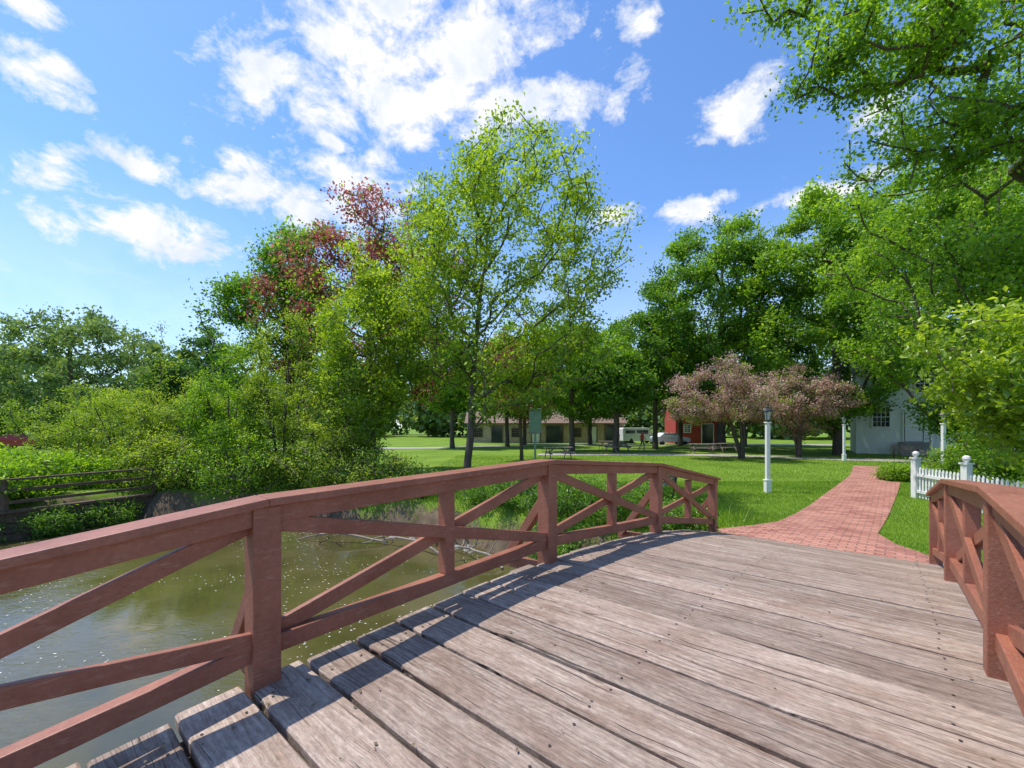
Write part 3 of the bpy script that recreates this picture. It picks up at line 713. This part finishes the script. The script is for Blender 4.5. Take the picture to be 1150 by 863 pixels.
# ------------------------------------------------------------------ vehicles
def car(name,x,y,rz,paint,kind):
    e=empty(name,(x,y,float(gz(x,y))),rz)
    if kind=='van': pr=[(-2.5,.35),(2.45,.35),(2.5,.8),(2.3,1.1),(1.6,1.2),(1.05,1.95),(.7,2.05),(-2.4,2.05),(-2.5,1.9)]; wn=[(.1,1.5,1.5,.45),(-1.5,1.5,1.2,.45)]; W=1.9
    else: pr=[(-2.2,.32),(2.15,.32),(2.2,.7),(1.95,.88),(1.1,.98),(.45,1.42),(-1.05,1.45),(-1.75,1.02),(-2.15,.95),(-2.22,.7)]; wn=[(.1,1.18,.95,.3),(-.85,1.18,.8,.3)]; W=1.75
    mb=MB(); n=len(pr); vs=[]
    for s_ in (-1,1):
        for a,z in pr: vs.append((a,s_*(W/2-(.12 if z>1.1 else 0)),z))
    mb.add(vs,[tuple(range(n)),tuple(range(2*n-1,n-1,-1))]+[(j,n+j,n+(j+1)%n,(j+1)%n) for j in range(n)]); mb.obj('body',paint,e,.05)
    mb=MB()
    for cx,cz,w,h in wn:
        for s_ in (-1,1): mb.box((cx,s_*(W/2-.10),cz),(w,.06,h))
    mb.obj('windows',M_dglass,e); mb=MB()
    for X in (-1.4,1.4):
        for s_ in (-1,1): mb.lathe((X,s_*(W/2-.1)-.1,.33),[(.2,0),(.33,.02),(.33,.2),(.2,.22)],14,axis='y')
    mb.obj('wheels',M_tyre,e)
car('parked_van',16.6,57,.1,M_carwhite,'van'); car('parked_car',19.0,52.5,.15,M_carwhite,'car'); car('parked_car',-48,43,.3,M_carred,'car')

# ------------------------------------------------------------------ people (walking)
M_skin=simple('skin',(.45,.27,.2),.6,.05,9,0); M_hair=simple('hair',(.05,.03,.02),.7,.1,9,0)
def person(x,y,rz,shirt,legs):
    vs=[(0,0,.95),(0,0,1.15),(0,.01,1.38),(0,0,1.50),(0,-.01,1.60),(0,0,1.72),
        (.17,0,1.42),(.25,-.05,1.15),(.24,-.22,.98),(.24,-.28,.92),(-.17,0,1.42),(-.26,.08,1.16),(-.25,.06,.92),(-.25,.04,.84),
        (.09,0,.90),(.10,-.16,.50),(.10,-.10,.09),(.10,-.24,.04),(-.09,0,.90),(-.10,.06,.50),(-.10,.28,.13),(-.10,.18,.04)]
    ed=[(0,1),(1,2),(2,3),(3,4),(4,5),(2,6),(6,7),(7,8),(8,9),(2,10),(10,11),(11,12),(12,13),(0,14),(14,15),(15,16),(16,17),(0,18),(18,19),(19,20),(20,21)]
    rad=[.14,.13,.15,.055,.085,.085,.06,.045,.035,.03,.06,.045,.035,.03,.09,.06,.045,.03,.09,.06,.045,.03]
    me=bpy.data.meshes.new('sk'); me.from_pydata(vs,ed,[]); o=bpy.data.objects.new('sk',me); S.collection.objects.link(o)
    sk=o.modifiers.new('s','SKIN'); 
    for i,r in enumerate(rad): me.skin_vertices[0].data[i].radius=(r,r*.8)
    me.skin_vertices[0].data[0].use_root=True
    o.modifiers.new('ss','SUBSURF').render_levels=2; o.modifiers['ss'].levels=2
    dg=bpy.context.evaluated_depsgraph_get(); m2=bpy.data.meshes.new_from_object(o.evaluated_get(dg)); bpy.data.objects.remove(o)
    mats=[shirt,legs,M_skin,M_hair]
    m2.materials.clear()
    for m in mats: m2.materials.append(m)
    for p in m2.polygons:
        c=p.center; z=c.z
        if z>1.66 or (z>1.56 and c.y>.02): k=3
        elif z>1.48: k=2
        elif z>.97 and not(abs(c.x)>.2 and z<1.18): k=0
        elif z>.5 and abs(c.x)<.19: k=1
        else: k=2
        p.material_index=k; p.use_smooth=True
    ob=bpy.data.objects.new('person',m2); link(ob); ob.location=(x,y,float(gz(x,y))); ob.rotation_euler=(0,0,rz)
person(11.4,38.2,.9,simple('red_shirt',(.65,.06,.05),.8,.1,9,0),simple('shorts',(.10,.11,.14),.8,.1,9,0))
person(10.6,43.5,-1.2,simple('blue_shirt',(.10,.16,.35),.8,.1,9,0),simple('khaki',(.35,.28,.2),.8,.1,9,0))

# ------------------------------------------------------------------ light, sky
el=math.radians(66); sx,sy=-.97,.24
SD=Vector((sx*math.cos(el),sy*math.cos(el),math.sin(el))).normalized()
L=bpy.data.lights.new('sun','SUN'); L.energy=5.0; L.angle=math.radians(.53); L.color=(1,.95,.85)
so=bpy.data.objects.new('sun',L); S.collection.objects.link(so); so.rotation_euler=SD.to_track_quat('Z','Y').to_euler()
W=bpy.data.worlds.new('World'); S.world=W; W.use_nodes=True; t=NT(W.node_tree); W.node_tree.nodes.clear()
W.cycles.sampling_method='NONE'
sky=t.n('ShaderNodeTexSky',sky_type='NISHITA'); sky.sun_disc=False; sky.sun_elevation=el; sky.sun_rotation=math.atan2(sx,sy)
sky.altitude=200; sky.air_density=1.0; sky.dust_density=.5; sky.ozone_density=1.5
g=t.n('ShaderNodeTexCoord').outputs['Generated']
sp=t.n('ShaderNodeSeparateXYZ'); t.put(sp.inputs[0],g)
az=t.math('ARCTAN2',sp.outputs[0],sp.outputs[1]); ev=t.math('ARCSINE',sp.outputs[2])
cv=t.n('ShaderNodeCombineXYZ'); t.put(cv.inputs[0],az); t.put(cv.inputs[1],ev)
wn=t.n('ShaderNodeTexNoise'); t.put(wn.inputs['Vector'],g); wn.inputs['Scale'].default_value=8; wn.inputs['Detail'].default_value=4
wv=t.vmath('MULTIPLY',t.vmath('SUBTRACT',wn.outputs['Color'],(.5,.5,.5)),(.10,.09,0))
cv=t.vmath('ADD',cv.outputs[0],wv)
cl=[(-.50,.78,.19,.10),(-.34,.86,.25,.14),(-.12,.90,.22,.16),(.04,.75,.18,.085),(-.17,.74,.24,.095),(-.03,1.02,.22,.12),(-.22,.98,.24,.08),
    (-.50,.51,.25,.075),(-.36,.57,.14,.055),(-.84,.45,.17,.075),(-.74,.39,.10,.03),(-1.05,.60,.10,.055),(-.85,.60,.08,.05),(-.65,.605,.045,.03),(-1.06,.83,.09,.07),
    (.51,.715,.08,.075),(.225,.485,.06,.033),(.43,.495,.08,.035),(.70,.545,.11,.024),(.85,.72,.09,.055),(.30,.92,.05,.06),(-1.15,.98,.12,.06),(-.39,.655,.04,.025),
    (1.9,.8,.3,.1),(-2.2,.9,.4,.15)]
dmin=None
for x,z,rx,rz_ in cl:
    a0=math.atan(x); e0=math.atan(z/math.hypot(1,x)); ra=rx/(1+x*x); re=rz_/math.hypot(1,x)*math.cos(e0)**2
    d=t.vmath('LENGTH',t.vmath('MULTIPLY',t.vmath('SUBTRACT',cv,(a0,e0,0)),(1/ra,1/re,0)))
    dmin=d if dmin is None else t.math('MINIMUM',dmin,d)
fb=t.noise(t.map(g,(1,1,1.5)),12,7,.66,.2)
f=t.math('ADD',t.math('SUBTRACT',1.15,dmin),t.math('MULTIPLY',t.math('SUBTRACT',fb,.5),4.2))
mask=t.ramp(f,[(.0,0.0),(.30,.35),(.8,1.0)])
th=t.noise(t.map(g,(1,1,6)),3.0,5,.6,.4)
lowband=t.ramp(sp.outputs[2],[(0.05,1.0),(.40,0.0)])
thin=t.math('MULTIPLY',t.math('MULTIPLY',t.ramp(th,[(.46,0.0),(.64,1.0)]),.75),lowband)
hz=t.math('MULTIPLY',t.ramp(sp.outputs[2],[(0.0,1.0),(.42,0.0)]),.5)
m2=t.math('MAXIMUM',t.math('MAXIMUM',mask,thin),hz)
skc=t.mix(1.0,sky.outputs[0],(.95,1.28,1.66),'MULTIPLY')
b1=t.n('ShaderNodeBackground'); t.put(b1.inputs[0],skc); b1.inputs[1].default_value=.15
shade=t.ramp(t.noise(g,12,5,.6),[(.34,(.76,.83,.94)),(.55,(1,1,1))])
b2=t.n('ShaderNodeBackground'); t.put(b2.inputs[0],shade); b2.inputs[1].default_value=1.06
mx=t.n('ShaderNodeMixShader'); t.put(mx.inputs[0],m2); t.L.new(b1.outputs[0],mx.inputs[1]); t.L.new(b2.outputs[0],mx.inputs[2])
wo=t.n('ShaderNodeOutputWorld'); t.L.new(mx.outputs[0],wo.inputs[0])

# ------------------------------------------------------------------ camera
cam=bpy.data.cameras.new('camera'); cam.sensor_width=36; cam.lens=15.34; cam.shift_y=.0422; cam.clip_start=.05; cam.clip_end=3000
co=bpy.data.objects.new('camera',cam); S.collection.objects.link(co); co.location=(0,0,2.1); co.rotation_euler=(PI/2,0,0)
S.camera=co
S.view_settings.view_transform='Standard'; S.view_settings.look='None'; S.view_settings.exposure=0
print('DONE faces',sum(len(o.data.polygons) for o in S.objects if o.type=='MESH'))
